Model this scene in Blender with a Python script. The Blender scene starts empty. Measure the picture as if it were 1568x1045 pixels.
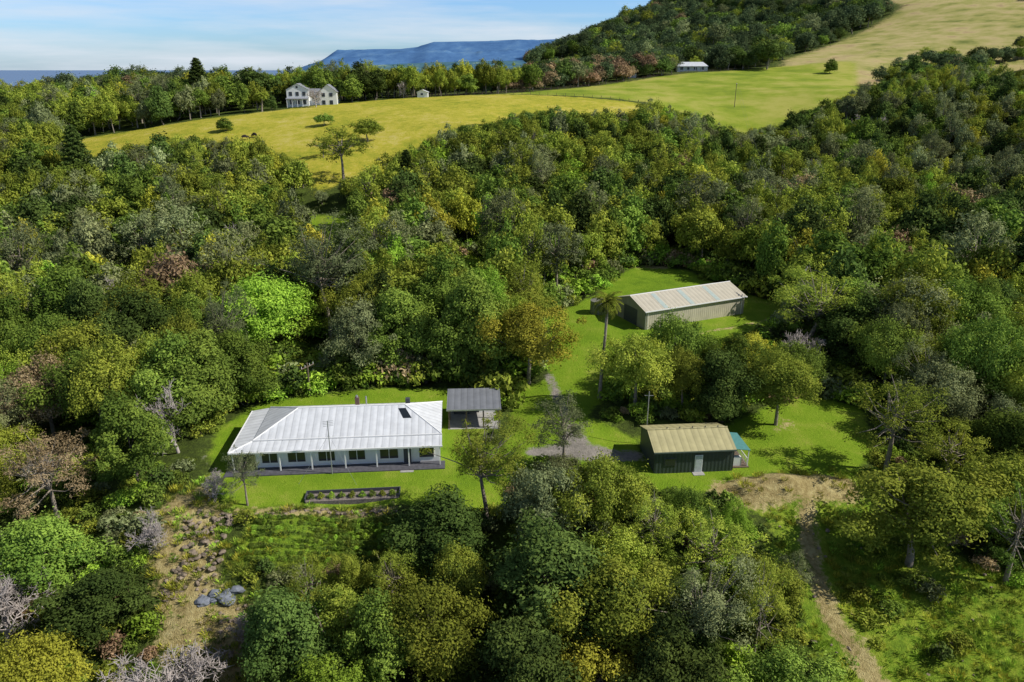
import bpy, bmesh, math, numpy as np, random
from mathutils import Vector, Matrix, noise as mnoise
S=bpy.context.scene
rng=np.random.default_rng(7); random.seed(7)
R_=math.radians
# ------------------------------------------------------------------ terrain height
CP=[(-32,60,0),(-20,70,0),(-7,80,0),(-28,84,0.6),(-7,64,0),(5,68,0),(15,66,0),(24,70,0),(31,75,0),(36,70,-.5),(20,107,2.5),(39,113,2.5),(12,92,1.2),(-15,90,1),(-25,97,1.5),
(-20,62.6,-.1),(-11,62.6,-.1),(-15,60.5,-1.2),(-22,56,-2.4),(-12,56,-2.6),(-32,49,-6),(-60,77,-3),(-97,134,-2),(-50,187,4),(0,46,-6),(33,62,-2),(28,48,-5),(40,47,-4.5),(43,57,-2.5),(56,73,-1.5),(45,108,2),
(90,120,1),(130,190,2),(139,225,4),(118,269,9),(78,292,13),(60,160,3),
(-52,202,10.2),(-163,278,15.5),(-113,275,21.4),(-80,304,25.7),(-23,326,28.6),(-29,237,19),(-11.5,249,22.2),(49,314,25.2),(29,358,29.7),(95,358,27.5),(158,458,38.4),(102,458,38.4),(200,470,43.7),(153,348,30.6),
(283,561,59.5),(354,712,94),(388,611,79.7),(263,400,26),(257,758,68),(153,866,68),(50,914,48),(191,1096,112),(404,1228,180),(623,1010,170),
(-50,400,27),(-100,600,12),(-300,400,12),(-300,600,0),(0,760,36),(-40,850,30),(-232,476,30),(-173,250,12),(-130,190,4),(0,150,2),(0,200,8),(25,230,12),(25,262,17),(-70,150,1),(-40,120,1.5),
(-90,60,-8),(90,50,-3),(0,20,-9),(-60,20,-12),(60,20,-8),(200,200,25),(200,100,12),(-250,250,15),(-200,130,-5),(-600,600,-40),(-400,1200,-80),(0,1500,-50),(800,1400,150),(900,700,120),(600,300,60),(-700,0,-40),(700,0,20)]
P=np.array(CP,float)
def K(a,b): return np.sqrt(((a[:,None,:]-b[None,:,:])**2).sum(-1)+4.0)
n_=len(P)
A=np.zeros((n_+3,n_+3));A[:n_,:n_]=K(P[:,:2],P[:,:2]);A[:n_,n_]=1;A[:n_,n_+1:]=P[:,:2];A[n_,:n_]=1;A[n_+1:,:n_]=P[:,:2].T
w_=np.linalg.solve(A,np.concatenate([P[:,2],[0,0,0]]))
PADS=[(-18,74.8,12.5,7,0.0),(-4.7,81,4,3,0.0),(19.5,71.5,7,4,0.0),(25.5,114.5,11,7,2.5)]
BERM=[(24.5,65.6),(27,66),(31,66.8),(34.5,66.8)]
def segd(x,y,a,b):
    ax,ay=a;bx,by=b;dx,dy=bx-ax,by-ay
    t=np.clip(((x-ax)*dx+(y-ay)*dy)/(dx*dx+dy*dy+1e-9),0,1)
    return np.hypot(x-ax-t*dx,y-ay-t*dy)
def lined(pts,x,y):
    d=np.full(x.shape,1e9)
    for a,b in zip(pts[:-1],pts[1:]): d=np.minimum(d,segd(x,y,a,b))
    return d
def H(x,y):
    x=np.atleast_1d(np.asarray(x,float));y=np.atleast_1d(np.asarray(y,float))
    q=np.stack([x.ravel(),y.ravel()],1);out=np.empty(len(q))
    for i in range(0,len(q),20000):
        qq=q[i:i+20000];out[i:i+20000]=K(qq,P[:,:2])@w_[:n_]+w_[n_]+qq@w_[n_+1:]
    z=out.reshape(x.shape)
    for cx,cy,hx,hy,pz in PADS:
        d=np.maximum(np.maximum(np.abs(x-cx)-hx,np.abs(y-cy)-hy),0)
        k=np.clip(1-d/5,0,1);k=k*k*(3-2*k);z=z*(1-k)+pz*k
    z=z+.95*np.exp(-(lined(BERM,x,y)/1.5)**2)
    r=np.hypot(x,y);k=np.clip((r-1500)/900,0,1);k=k*k*(3-2*k)
    return z*(1-k)-140*k
def h1(x,y): return float(H(x,y)[0])
# ------------------------------------------------------------------ zones (world metres)
Z=dict(
lm=[(-33.2,71.6),(-27.7,61.4),(-20.1,62.2),(-11.4,62.6),(-5.4,61.8),(-0.6,62.8),(1.1,71.6),(-4,76),(-1.9,81.2),(-4,88.5),(-16.7,88.5),(-25.9,86.4),(-32.7,84.3),(-34.5,78)],
ld=[(-1,71.6),(0.5,87.8),(4.9,91.6),(4.8,112.9),(12.4,115.6),(16.1,106.5),(12.3,87.4),(9.1,80.3),(14.5,76),(13.6,66.7),(6.9,69)],
ls=[(6,114.5),(15.4,126.3),(19,137),(26,146),(34,142),(41.3,126.3),(47.2,119.8),(41.6,109.7),(29.6,98.9),(16.7,100.5),(11.9,87.4),(5.8,91.6)],
lr=[(13.6,65.1),(15.4,77.1),(25.2,78.7),(38.7,87.8),(43.5,83.3),(40.9,73),(33.9,67.5),(27.3,68.2),(18.2,64.4)],
lo=[(30,68),(39.9,70),(41,57),(47,55.5),(60,54),(50,42),(26,42),(24.5,51.5),(23.5,58)],
fi=[(-163,276),(-128,284),(-92,300),(-47,335),(-7,350),(54,330),(50,306),(4,290),(-5,262),(-17,250),(-36,220),(-52,198),(-63,222),(-83,243),(-112,256),(-140,240)],
gr=[(-7,352),(80,440),(160,480),(207,475),(155,346),(105,310),(90,300),(58,335)],
hi=[(180,520),(255,610),(350,720),(365,800),(460,760),(420,620),(340,500),(245,480),(175,380),(160,465)],
hs=[(175,380),(245,480),(340,500),(420,620),(520,600),(470,430),(330,360),(215,330)],
far=[(-30,700),(-60,860),(60,930),(110,860),(60,720)],
farl=[(-260,470),(-190,450),(-150,490),(-240,540)],
bk=[(19.5,66.2),(26,67),(33,68.5),(35.5,66),(31,62.5),(23,62.6)],
c1=[(-56,190),(-42,188),(-36,172),(-49,170)],
c2=[(-13,152),(-6,159),(-5,142),(-10.5,137.3)],
c3=[(-87,157),(-76,151),(-75,145),(-85,149)],
ve=[(-24.9,61),(-11.1,61.6),(-8.6,56.2),(-25.3,56)],
ro=[(-33,55.8),(-34.5,63),(-32,66),(-28,61.3),(-26,54.3),(-19,50.7),(-20,45),(-28,43),(-29.5,49.2)],
dr=[(5.4,93.3),(6.6,85.7),(7.4,78.7),(9.0,74.0),(14.6,73.2),(14.4,70.9),(8,70.2),(2,71.4),(1,73),(5.6,74.4),(6.2,79),(5.0,85),(4.2,93)],
)
PATH=[(29.5,67),(30.0,65.8),(27.9,58.3),(27.3,51.3),(28.7,45.6),(31,40)]
def inside(poly,x,y):
    r=np.zeros(x.shape,bool);n=len(poly)
    for i in range(n):
        x0,y0=poly[i];x1,y1=poly[(i+1)%n]
        if y0==y1: continue
        r^=((y0>y)!=(y1>y))&(x<(x1-x0)*(y-y0)/(y1-y0)+x0)
    return r
def sdf(poly,x,y):
    d=np.full(x.shape,1e9)
    for i in range(len(poly)): d=np.minimum(d,segd(x,y,poly[i],poly[(i+1)%len(poly)]))
    return np.where(inside(poly,x,y),-d,d)
# ------------------------------------------------------------------ node helpers
def newmat(name):
    m=bpy.data.materials.new(name);m.use_nodes=True;nt=m.node_tree
    return m,nt,nt.nodes['Principled BSDF']
def N(nt,t,**kw):
    n=nt.nodes.new(t)
    for k,v in kw.items(): setattr(n,k,v)
    return n
def mixc(nt,fac,a,b,mode='MIX'):
    n=nt.nodes.new('ShaderNodeMix');n.data_type='RGBA';n.blend_type=mode
    for sock,v in ((n.inputs[0],fac),(n.inputs[6],a),(n.inputs[7],b)):
        if isinstance(v,bpy.types.NodeSocket): nt.links.new(v,sock)
        elif isinstance(v,(int,float)): sock.default_value=v
        else: sock.default_value=(*v,1)
    return n.outputs[2]
def math_(nt,op,a,b=0.0,clamp=False):
    n=nt.nodes.new('ShaderNodeMath');n.operation=op;n.use_clamp=clamp
    for i,v in enumerate((a,b)):
        if isinstance(v,bpy.types.NodeSocket): nt.links.new(v,n.inputs[i])
        else: n.inputs[i].default_value=v
    return n.outputs[0]
def ramp(nt,fac,stops):
    n=nt.nodes.new('ShaderNodeValToRGB');e=n.color_ramp.elements
    while len(e)<len(stops): e.new(.5)
    for i,(p,cc) in enumerate(stops): e[i].position=p;e[i].color=(*cc,1)
    nt.links.new(fac,n.inputs[0]);return n.outputs[0]
def noise(nt,vec,scale,detail=4,rough=.55):
    n=nt.nodes.new('ShaderNodeTexNoise');n.inputs['Scale'].default_value=scale;n.inputs['Detail'].default_value=detail;n.inputs['Roughness'].default_value=rough
    nt.links.new(vec,n.inputs['Vector']);return n.outputs['Fac']
def simple(name,col,rough=.7,var=.15,scale=3.0,metal=0.0,bump=0.0,spec=.4):
    m,nt,b=newmat(name);tc=N(nt,'ShaderNodeTexCoord')
    f=noise(nt,tc.outputs['Object'],scale,5)
    c=ramp(nt,f,[(.3,tuple(x*(1-var) for x in col)),(.7,tuple(min(1,x*(1+var)) for x in col))])
    nt.links.new(c,b.inputs['Base Color']);b.inputs['Roughness'].default_value=rough;b.inputs['Metallic'].default_value=metal
    b.inputs['Specular IOR Level'].default_value=spec
    if bump:
        bp=N(nt,'ShaderNodeBump');bp.inputs['Strength'].default_value=bump;bp.inputs['Distance'].default_value=.05
        nt.links.new(noise(nt,tc.outputs['Object'],scale*4,4),bp.inputs['Height']);nt.links.new(bp.outputs[0],b.inputs['Normal'])
    return m
# ------------------------------------------------------------------ terrain mesh
xs=np.concatenate([-np.geomspace(2600,72,75)[:-1],np.arange(-72,76,.8),np.geomspace(76,2600,75)])
ys=np.concatenate([np.arange(-60,30,6),np.arange(30,132,.8),np.arange(132,400,3),np.geomspace(400,2700,70)])
X,Y=np.meshgrid(xs,ys);Zt=H(X,Y)
def masku(keys,w):
    d=np.full(X.shape,1e9)
    for k in keys: d=np.minimum(d,sdf(Z[k],X,Y))
    return np.clip(.5-d/w,0,1)
def lm_(pts,w): return np.clip(1-lined(pts,X,Y)/w,0,1)
lawn=masku(['lm','ld','ls','lr','c1','c2','c3'],3.0)
rough_g=masku(['lo','ve','bk'],4.0)
field=masku(['fi'],8.0);green=masku(['gr','farl'],12.0);hill=masku(['hi','far','hs'],24.0)
dirt=np.maximum(masku(['ro'],3.0)*.8,np.clip(1.25-lined(PATH,X,Y)/1.3,0,1)*.8)
for pts,w,k in (([(-34,61),(-28,61.3),(-22,61.7),(-11,61.9),(-5,61.2)],1.3,.8),([(22,65.0),(26,65.6),(30.5,66.6),(34.5,66.6)],3.0,1.35),([(22,103),(34,108),(41,112)],1.0,.6),
  ([(22,146),(30,144)],3.0,.8),([(195,500),(235,520),(262,545)],9,.85),([(24,119),(36,124)],1.5,.45),([(31,78),(33,80)],2,.5)): dirt=np.maximum(dirt,lm_(pts,w)*k)
grav=np.maximum(masku(['dr'],1.6)*.8,lm_([(-34,72),(-30,66)],1.0)*.5)
bump=np.sin(X*1.7+np.sin(Y*1.1)*1.5)*np.sin(Y*1.9+np.cos(X*.8))*.14+np.sin(X*.43+1)*np.sin(Y*.37+2)*.3
Zt=Zt+bump*(1-np.clip(lawn+grav+(np.abs(X+18)<16)*(np.abs(Y-75)<9),0,1))*np.clip((140-Y)/30,0.3,1)
ny,nx=X.shape
me=bpy.data.meshes.new('terrain')
def fast_mesh(me,V,Q,smooth=False):
    nv,nf=len(V),len(Q)
    me.vertices.add(nv);me.vertices.foreach_set('co',np.ascontiguousarray(V,dtype=np.float32).ravel())
    me.loops.add(nf*4);me.loops.foreach_set('vertex_index',np.ascontiguousarray(Q,dtype=np.int32).ravel())
    me.polygons.add(nf);me.polygons.foreach_set('loop_start',np.arange(0,nf*4,4,dtype=np.int32))
    try: me.polygons.foreach_set('loop_total',np.full(nf,4,dtype=np.int32))
    except Exception: pass
    me.update(calc_edges=True)
    if smooth: me.polygons.foreach_set('use_smooth',np.ones(nf,bool))
I=np.arange(nx*ny).reshape(ny,nx)
fast_mesh(me,np.stack([X,Y,Zt],-1).reshape(-1,3),np.stack([I[:-1,:-1],I[:-1,1:],I[1:,1:],I[1:,:-1]],-1).reshape(-1,4),True)
for nm,a in (('lawn',lawn),('roughg',rough_g),('field',field),('green',green),('hill',hill),('dirt',dirt),('grav',grav)):
    at=me.attributes.new(nm,'FLOAT','POINT');at.data.foreach_set('value',a.astype(np.float32).ravel())
ter=bpy.data.objects.new('terrain',me);S.collection.objects.link(ter)
m,nt,b=newmat('ground_cover');geo=N(nt,'ShaderNodeNewGeometry');pos=geo.outputs['Position']
n1=noise(nt,pos,.35,6,.65);n2=noise(nt,pos,2.2,5,.65);n3=noise(nt,pos,.06,5,.6);n4=noise(nt,pos,.012,6,.65)
n5=noise(nt,pos,9,3)
def att(nm): return N(nt,'ShaderNodeAttribute',attribute_name=nm).outputs['Fac']
def edge(nm,amp=.55):
    v=math_(nt,'ADD',att(nm),math_(nt,'MULTIPLY',math_(nt,'SUBTRACT',math_(nt,'MULTIPLY',math_(nt,'ADD',n1,n2),.5),.5),amp*3))
    mr=N(nt,'ShaderNodeMapRange');mr.interpolation_type='SMOOTHSTEP'
    mr.inputs['From Min'].default_value=.32;mr.inputs['From Max'].default_value=.68
    nt.links.new(v,mr.inputs['Value']);return mr.outputs[0]
mixn=math_(nt,'MULTIPLY',math_(nt,'ADD',n1,n2),.5)
base=ramp(nt,mixn,[(.3,(.025,.035,.012)),(.5,(.06,.085,.016)),(.62,(.11,.16,.025)),(.75,(.17,.14,.07))])
lawnc=ramp(nt,math_(nt,'MULTIPLY',math_(nt,'ADD',math_(nt,'ADD',n3,n1),n5),.333),[(.36,(.09,.165,.012)),(.46,(.15,.255,.014)),(.54,(.20,.30,.02)),(.62,(.31,.33,.06))])
rgc=ramp(nt,mixn,[(.3,(.07,.12,.014)),(.46,(.15,.24,.02)),(.58,(.24,.31,.03)),(.7,(.34,.32,.1))])
fieldc=ramp(nt,math_(nt,'MULTIPLY',math_(nt,'ADD',math_(nt,'ADD',n3,n1),n2),.333),[(.36,(.16,.21,.02)),(.45,(.30,.315,.03)),(.53,(.44,.39,.045)),(.62,(.52,.45,.14))])
greenc=ramp(nt,math_(nt,'MULTIPLY',math_(nt,'ADD',n3,n4),.5),[(.38,(.15,.22,.02)),(.48,(.25,.31,.03)),(.58,(.38,.37,.08))])
hillc=ramp(nt,math_(nt,'MULTIPLY',math_(nt,'ADD',n3,n4),.5),[(.38,(.15,.18,.04)),(.46,(.32,.31,.09)),(.56,(.46,.38,.17)),(.63,(.34,.24,.13))])
dirtc=ramp(nt,mixn,[(.3,(.14,.11,.04)),(.46,(.30,.235,.10)),(.58,(.44,.37,.17)),(.7,(.52,.46,.24))])
gravc=ramp(nt,mixn,[(.3,(.15,.14,.12)),(.6,(.32,.29,.25))])
col=mixc(nt,edge('hill'),base,hillc);col=mixc(nt,edge('green'),col,greenc);col=mixc(nt,edge('field'),col,fieldc)
col=mixc(nt,edge('roughg'),col,rgc);col=mixc(nt,edge('lawn',.35),col,lawnc);col=mixc(nt,edge('grav',.5),col,gravc);col=mixc(nt,edge('dirt',.8),col,dirtc)
nt.links.new(col,b.inputs['Base Color']);b.inputs['Roughness'].default_value=.95;b.inputs['Specular IOR Level'].default_value=.1
bp=N(nt,'ShaderNodeBump');bp.inputs['Strength'].default_value=.6;bp.inputs['Distance'].default_value=.25
nt.links.new(math_(nt,'ADD',n2,n5),bp.inputs['Height']);nt.links.new(bp.outputs[0],b.inputs['Normal'])
me.materials.append(m)
# ------------------------------------------------------------------ foliage materials
def leafmat(name,dark,mid,light,trans=.22,gain=1.72):
    m,nt,b=newmat(name)
    dark,mid,light=[tuple(v*gain for v in c) for c in (dark,mid,light)]
    a=N(nt,'ShaderNodeAttribute',attribute_name='lv').outputs['Fac']
    oi=N(nt,'ShaderNodeObjectInfo').outputs['Random']
    f=math_(nt,'ADD',math_(nt,'MULTIPLY',a,.8),math_(nt,'MULTIPLY',oi,.25))
    c=ramp(nt,f,[(.1,dark),(.5,mid),(.92,light)])
    hs=N(nt,'ShaderNodeHueSaturation');nt.links.new(c,hs.inputs['Color'])
    nt.links.new(math_(nt,'ADD',math_(nt,'MULTIPLY',oi,.03),.487),hs.inputs['Hue'])
    wn=N(nt,'ShaderNodeTexWhiteNoise',noise_dimensions='1D');nt.links.new(oi,wn.inputs['W'])
    nt.links.new(math_(nt,'ADD',math_(nt,'MULTIPLY',wn.outputs['Value'],.72),.64),hs.inputs['Value'])
    hs.inputs['Saturation'].default_value=.94;c=hs.outputs[0]
    nt.nodes.remove(b);b=N(nt,'ShaderNodeBsdfDiffuse');nt.links.new(c,b.inputs['Color'])
    tr=N(nt,'ShaderNodeBsdfTranslucent');nt.links.new(c,tr.inputs['Color'])
    mx=N(nt,'ShaderNodeMixShader');mx.inputs[0].default_value=trans
    nt.links.new(b.outputs[0],mx.inputs[1]);nt.links.new(tr.outputs[0],mx.inputs[2])
    nt.links.new(mx.outputs[0],nt.nodes['Material Output'].inputs['Surface']);return m
LM=dict(
 olive=leafmat('leaf_olive',(.075,.098,.010),(.15,.185,.015),(.27,.28,.025)),
 yellow=leafmat('leaf_yellow_green',(.12,.13,.010),(.24,.24,.015),(.38,.36,.025)),
 green=leafmat('leaf_green',(.04,.07,.010),(.09,.14,.015),(.18,.24,.025)),
 dark=leafmat('leaf_dark_green',(.022,.038,.010),(.05,.078,.014),(.10,.14,.024)),
 lime=leafmat('leaf_lime',(.08,.14,.01),(.16,.26,.014),(.26,.37,.025)),
 grey=leafmat('leaf_grey_green',(.06,.073,.03),(.125,.145,.055),(.22,.24,.10)),
 russet=leafmat('leaf_russet',(.09,.065,.03),(.2,.135,.07),(.32,.23,.13)),
 far=leafmat('leaf_far_forest',(.025,.043,.02),(.055,.082,.032),(.11,.14,.05)))  # far greens carry a slight bluish distance haze, painted into the colour
bark=simple('bark',(.26,.22,.17),.9,.35,2.0,bump=.4)
barkd=simple('bark_dark',(.12,.1,.075),.9,.35,2.0,bump=.4)
twig=simple('bare_twigs',(.42,.37,.34),.9,.25,1.0)
# ------------------------------------------------------------------ plant geometry
def nrm(v): return v/(np.linalg.norm(v,axis=-1,keepdims=True)+1e-9)
def leaf_quads(r,C,Nn,size,asp):
    t=nrm(np.cross(Nn,r.normal(size=C.shape)));bb=np.cross(Nn,t);s=size[:,None]
    V=np.stack([C+t*s-Nn*s*.18,C+bb*s*asp,C-t*s-Nn*s*.18,C-bb*s*asp],1)
    return V.reshape(-1,3)
def tube(pts,rad,k=6):
    pts=np.asarray(pts,float);V=[];n=len(pts)
    for i in range(n):
        d=pts[min(i+1,n-1)]-pts[max(i-1,0)];d=d/(np.linalg.norm(d)+1e-9)
        a=np.cross(d,[0.3,1,0.1]);a/=np.linalg.norm(a)+1e-9;c=np.cross(d,a)
        for j in range(k):
            an=2*math.pi*j/k;V.append(pts[i]+rad[i]*(math.cos(an)*a+math.sin(an)*c))
    Q=[[i*k+j,i*k+(j+1)%k,(i+1)*k+(j+1)%k,(i+1)*k+j] for i in range(n-1) for j in range(k)]
    return np.array(V),np.array(Q)
class MB:
    def __init__(s): s.V=[];s.Q=[];s.mi=[];s.lv=[];s.n=0
    def add(s,V,Q,mi,lv=None):
        s.V.append(V);s.Q.append(Q+s.n);s.n+=len(V);s.mi.append(np.full(len(Q),mi));s.lv.append(np.zeros(len(Q)) if lv is None else lv)
    def leaves(s,V,lv,mi=1): s.add(V,np.arange(len(V)).reshape(-1,4),mi,lv)
    def mesh(s,name,mats):
        me=bpy.data.meshes.new(name);fast_mesh(me,np.concatenate(s.V),np.concatenate(s.Q))
        me.polygons.foreach_set('material_index',np.concatenate(s.mi).astype(np.int32))
        at=me.attributes.new('lv','FLOAT','FACE');at.data.foreach_set('value',np.concatenate(s.lv).astype(np.float32))
        for m in mats: me.materials.append(m)
        return me
def tree(name,seed,h=10,R=5,lo=.3,ncl=50,cr=1.5,per=380,leaf=.2,asp=.5,trunk=.25,limbs=16,flat=.75,bk=None,upb=.15,rag=.3,tw=.25):
    r=np.random.default_rng(seed);mb=MB()
    cz=h*(lo+1)/2;Rz=h*(1-lo)/2
    ph=r.uniform(0,6.28,6)
    def lobes(az,z): return 1+rag*(.5*math.sin(2*az+ph[0])+.4*math.sin(3*az+ph[1]+z*2)+.35*math.sin(5*az+ph[2]-z*3))
    cl=[]
    for i in range(ncl):
        z=1-2*((i+.5)/ncl)**.85*.92;az=i*2.39996+r.uniform(-.5,.5)
        rr=math.sqrt(max(0,1-z*z));f=r.uniform(.5,1.0)
        if r.random()<.15: f=r.uniform(1.0,1.22)
        L=lobes(az,z)
        cl.append((rr*math.cos(az)*(R-cr*.6)*f*L,rr*math.sin(az)*(R-cr*.6)*f*L,cz+z*(Rz-cr*.5)*(f if z<0.2 else r.uniform(.68,1.12))*(1+rag*.5*math.sin(az+ph[3]))))
    cl=np.array(cl);lean=r.normal(0,.04*h,2)
    top=np.array([lean[0],lean[1],cz+Rz*.2])
    tp=[np.array([0,0,-.6]),np.array([lean[0]*.1,lean[1]*.1,h*lo*.5]),np.array([lean[0]*.4+r.normal(0,.12),lean[1]*.4,h*lo]),top]
    tr=[trunk*1.25,trunk,trunk*.8,trunk*.25]
    V,Q=tube(tp,tr,8);mb.add(V,Q,0)
    for i in r.permutation(ncl)[:limbs]:
        t=r.uniform(.15,.85);s0=tp[2]*(1-t)+tp[3]*t if cl[i][2]>h*lo*1.1 else tp[1]*.3+tp[2]*.7
        e=cl[i];mid=(s0+e)/2+np.array([0,0,-.06*h*r.uniform(0,1)])+r.normal(0,.15,3)
        V,Q=tube([s0,mid,e],[trunk*.42,trunk*.25,trunk*.08],5);mb.add(V,Q,0)
    for i in range(ncl):
        cv=r.random();c=cl[i];rad=cr*r.choice([.55,.75,.95,1.15,1.35]);n=int(per*(rad/cr)**2)
        d=nrm(r.normal(size=(n,3))+np.array([0,0,upb]));d=d[(d[:,2]>-.5)|(r.random(len(d))<.3)]
        n=len(d);q=r.normal(size=(7,3))*2.2;bm=1+.11*np.sin(d@q.T+r.uniform(0,6,7)).sum(1)/1.6
        rho=rad*bm*(r.random(n)**.35)
        C=c+d*rho[:,None]*np.array([1,1,flat])
        # ragged sprays of leaves along twigs
        K_=max(6,int(20*rad/cr));td=nrm(r.normal(size=(K_,3))+np.array([0,0,.45])+(c-np.array([0,0,cz]))/R*.6);tl=r.uniform(.75,1.5,K_)
        w=r.random(n)<tw;k=r.integers(0,K_,n);u=r.random(n)**.6
        C2=c+td[k]*(rad*tl[k]*u)[:,None]+r.normal(0,1,(n,3))*rad*.11
        C=np.where(w[:,None],C2,C);d=np.where(w[:,None],td[k],d)
        out=nrm(C-np.array([0,0,cz-Rz*.3]))
        Nn=nrm(d*.7+out*.3+r.normal(size=(n,3))*.5+np.array([0,0,.25]))
        lv=np.clip(cv*.5+r.random(n)*.35+.08,0,1)
        mb.leaves(leaf_quads(r,C,Nn,leaf*r.uniform(.6,1.25,n),asp),lv)
    return mb.mesh(name,[bk or bark,LM['olive']])
def bare(name,seed,h=8,R=4):
    r=np.random.default_rng(seed);mb=MB()
    def grow(p,d,L,rad,lev):
        pts=[p];dd=d
        for i in range(3):
            dd=dd+r.normal(0,.16,3)+np.array([0,0,.05]);dd/=np.linalg.norm(dd);pts.append(pts[-1]+dd*L/3)
        V,Q=tube(pts,[rad,rad*.85,rad*.65,rad*.4],[7,5,4,3,3][lev]);mb.add(V,Q,0)
        if lev<4:
            n=[7,6,5,6][lev]
            for j in range(n):
                pp=pts[1]+(pts[3]-pts[1])*((j+.7)/n)
                nd=dd*.55+nrm(r.normal(size=3))*.8+np.array([0,0,.22]);nd/=np.linalg.norm(nd)
                grow(pp,nd,L*r.uniform(.5,.68),max(rad*.5,.024),lev+1)
    grow(np.array([0,0,-.4]),np.array([0,0,1.]),h*.45,.2,0)
    return mb.mesh(name,[twig,twig])
def conifer(name,seed,h=16,R=4,leaf=.22):
    r=np.random.default_rng(seed);mb=MB()
    V,Q=tube([(0,0,-.5),(0,0,h*.5),(0,0,h)],[.35,.22,.04],7);mb.add(V,Q,0)
    for i in range(90):
        t=(i/90)**.8;z=h*(.1+.88*t);L=R*(1-t)**.75*r.uniform(.7,1.1)+.3;az=i*2.4
        e=np.array([math.cos(az)*L,math.sin(az)*L,z+L*.12]);s0=np.array([0,0,z])
        V,Q=tube([s0,(s0+e)/2+[0,0,-.1],e],[.07,.05,.02],4);mb.add(V,Q,0)
        n=int(60+L*90);u=r.uniform(.15,1.05,n)
        C=s0+(e-s0)*u[:,None]+r.normal(0,.13+.12*L/R*2,(n,3))*np.array([1,1,.6])
        Nn=nrm(r.normal(size=(n,3))*.6+np.array([math.cos(az)*.4,math.sin(az)*.4,.7]))
        mb.leaves(leaf_quads(r,C,Nn,leaf*r.uniform(.6,1.2,n),.45),r.random(n)*.6+.2)
    return mb.mesh(name,[barkd,LM['dark']])
def shrub(name,seed,R=1.2,h=1.3,n=700,leaf=.12):
    r=np.random.default_rng(seed);mb=MB()
    for i in range(7):
        az=r.uniform(0,6.28);e=np.array([math.cos(az)*R*.6,math.sin(az)*R*.6,h*.7])
        V,Q=tube([(0,0,-.2),e*.5,e],[.04,.03,.01],3);mb.add(V,Q,0)
    for i in range(12):
        az=i*2.4;f=math.sqrt((i+.3)/12);c=np.array([math.cos(az)*R*.75*f,math.sin(az)*R*.75*f,h*(.62-.35*f*f)*r.uniform(.7,1.4)])
        rad=R*r.uniform(.25,.5);k=n//12
        d=nrm(r.normal(size=(k,3))+np.array([0,0,.3]));C=c+d*rad*(r.random(k)**.4)[:,None]*np.array([1,1,.85])
        mb.leaves(leaf_quads(r,C,nrm(d+r.normal(size=(k,3))*.5+[0,0,.3]),leaf*r.uniform(.6,1.4,k),.45),np.clip(r.uniform(.1,.9)*.6+r.random(k)*.4,0,1))
    return mb.mesh(name,[barkd,LM['green']])
def tuft(name,seed,n=60,h=.5,R=.45):
    r=np.random.default_rng(seed);mb=MB()
    az=r.uniform(0,6.28,n);rr=R*np.sqrt(r.random(n));b0=np.stack([np.cos(az)*rr,np.sin(az)*rr,np.full(n,-.03)],1)
    ln=np.stack([np.cos(az)*.5+r.normal(0,.3,n),np.sin(az)*.5+r.normal(0,.3,n),np.ones(n)],1);tip=b0+ln*h*r.uniform(.5,1.1,n)[:,None]
    sd=np.stack([-np.sin(az),np.cos(az),np.zeros(n)],1)*.035;mid=(b0+tip)/2+[0,0,.06]
    V=np.stack([b0,mid+sd,tip,mid-sd],1).reshape(-1,3);mb.leaves(V,r.random(n))
    return mb.mesh(name,[barkd,LM['lime']])
SPEC=dict(
 domeA=dict(seed=1,h=10,R=5,lo=.28,ncl=60,cr=1.3,per=420,leaf=.15,limbs=22),
 domeB=dict(seed=2,h=10,R=5.2,lo=.3,ncl=50,cr=1.45,per=430,leaf=.16,limbs=20,rag=.4),
 domeC=dict(seed=3,h=9,R=5,lo=.22,ncl=66,cr=1.2,per=360,leaf=.15,limbs=18),
 domeD=dict(seed=31,h=11,R=4.6,lo=.25,ncl=54,cr=1.3,per=400,leaf=.15,limbs=20,rag=.5),
 roundA=dict(seed=4,h=10,R=4.2,lo=.1,ncl=64,cr=1.25,per=430,leaf=.16,asp=.55,limbs=10,bk=barkd,rag=.35,tw=.2),
 roundB=dict(seed=5,h=11,R=4.4,lo=.12,ncl=58,cr=1.35,per=430,leaf=.17,asp=.55,limbs=10,bk=barkd,rag=.45,tw=.2),
 gumA=dict(seed=6,h=15,R=4.6,lo=.36,ncl=44,cr=1.05,per=300,leaf=.14,asp=.35,trunk=.26,limbs=40,flat=.75,rag=.5,tw=.6),
 gumB=dict(seed=8,h=13,R=4.2,lo=.32,ncl=36,cr=1.0,per=270,leaf=.14,asp=.35,trunk=.22,limbs=34,flat=.7,rag=.5,tw=.6),
 slim=dict(seed=9,h=8,R=2.1,lo=.1,ncl=26,cr=.85,per=380,leaf=.13,asp=.45,trunk=.13,limbs=8))
M={k:tree('tree_'+k,**v) for k,v in SPEC.items()}
for k in ('domeA','domeB','domeC','domeD','roundA','roundB','gumA','gumB'):
    v=dict(SPEC[k]);v['per']=int(v['per']*.27);v['leaf']*=2.0;v['seed']+=100;v['limbs']=v['limbs']//2;M[k+'M']=tree('tree_mid_'+k,**v)
M.update(bareA=bare('bare_tree_a',11),bareB=bare('bare_tree_b',12),conif=conifer('conifer_tree',13),
 shrubA=shrub('shrub_a',14),shrubB=shrub('shrub_b',15,1.3,1.1),shrubC=shrub('shrub_c',16,1.0,1.6),
 tuftA=tuft('tuft_a',17),tuftB=tuft('tuft_b',18,50,.6,.4),
 farA=tree('far_tree_a',21,10,5,.2,26,1.9,100,.42,.6,limbs=6),
 farB=tree('far_tree_b',22,10,4.6,.15,24,2.0,100,.45,.6,limbs=6,bk=barkd),
 farC=tree('far_tree_c',23,12,4.4,.3,20,1.7,90,.38,.5,limbs=10,rag=.5))
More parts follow.
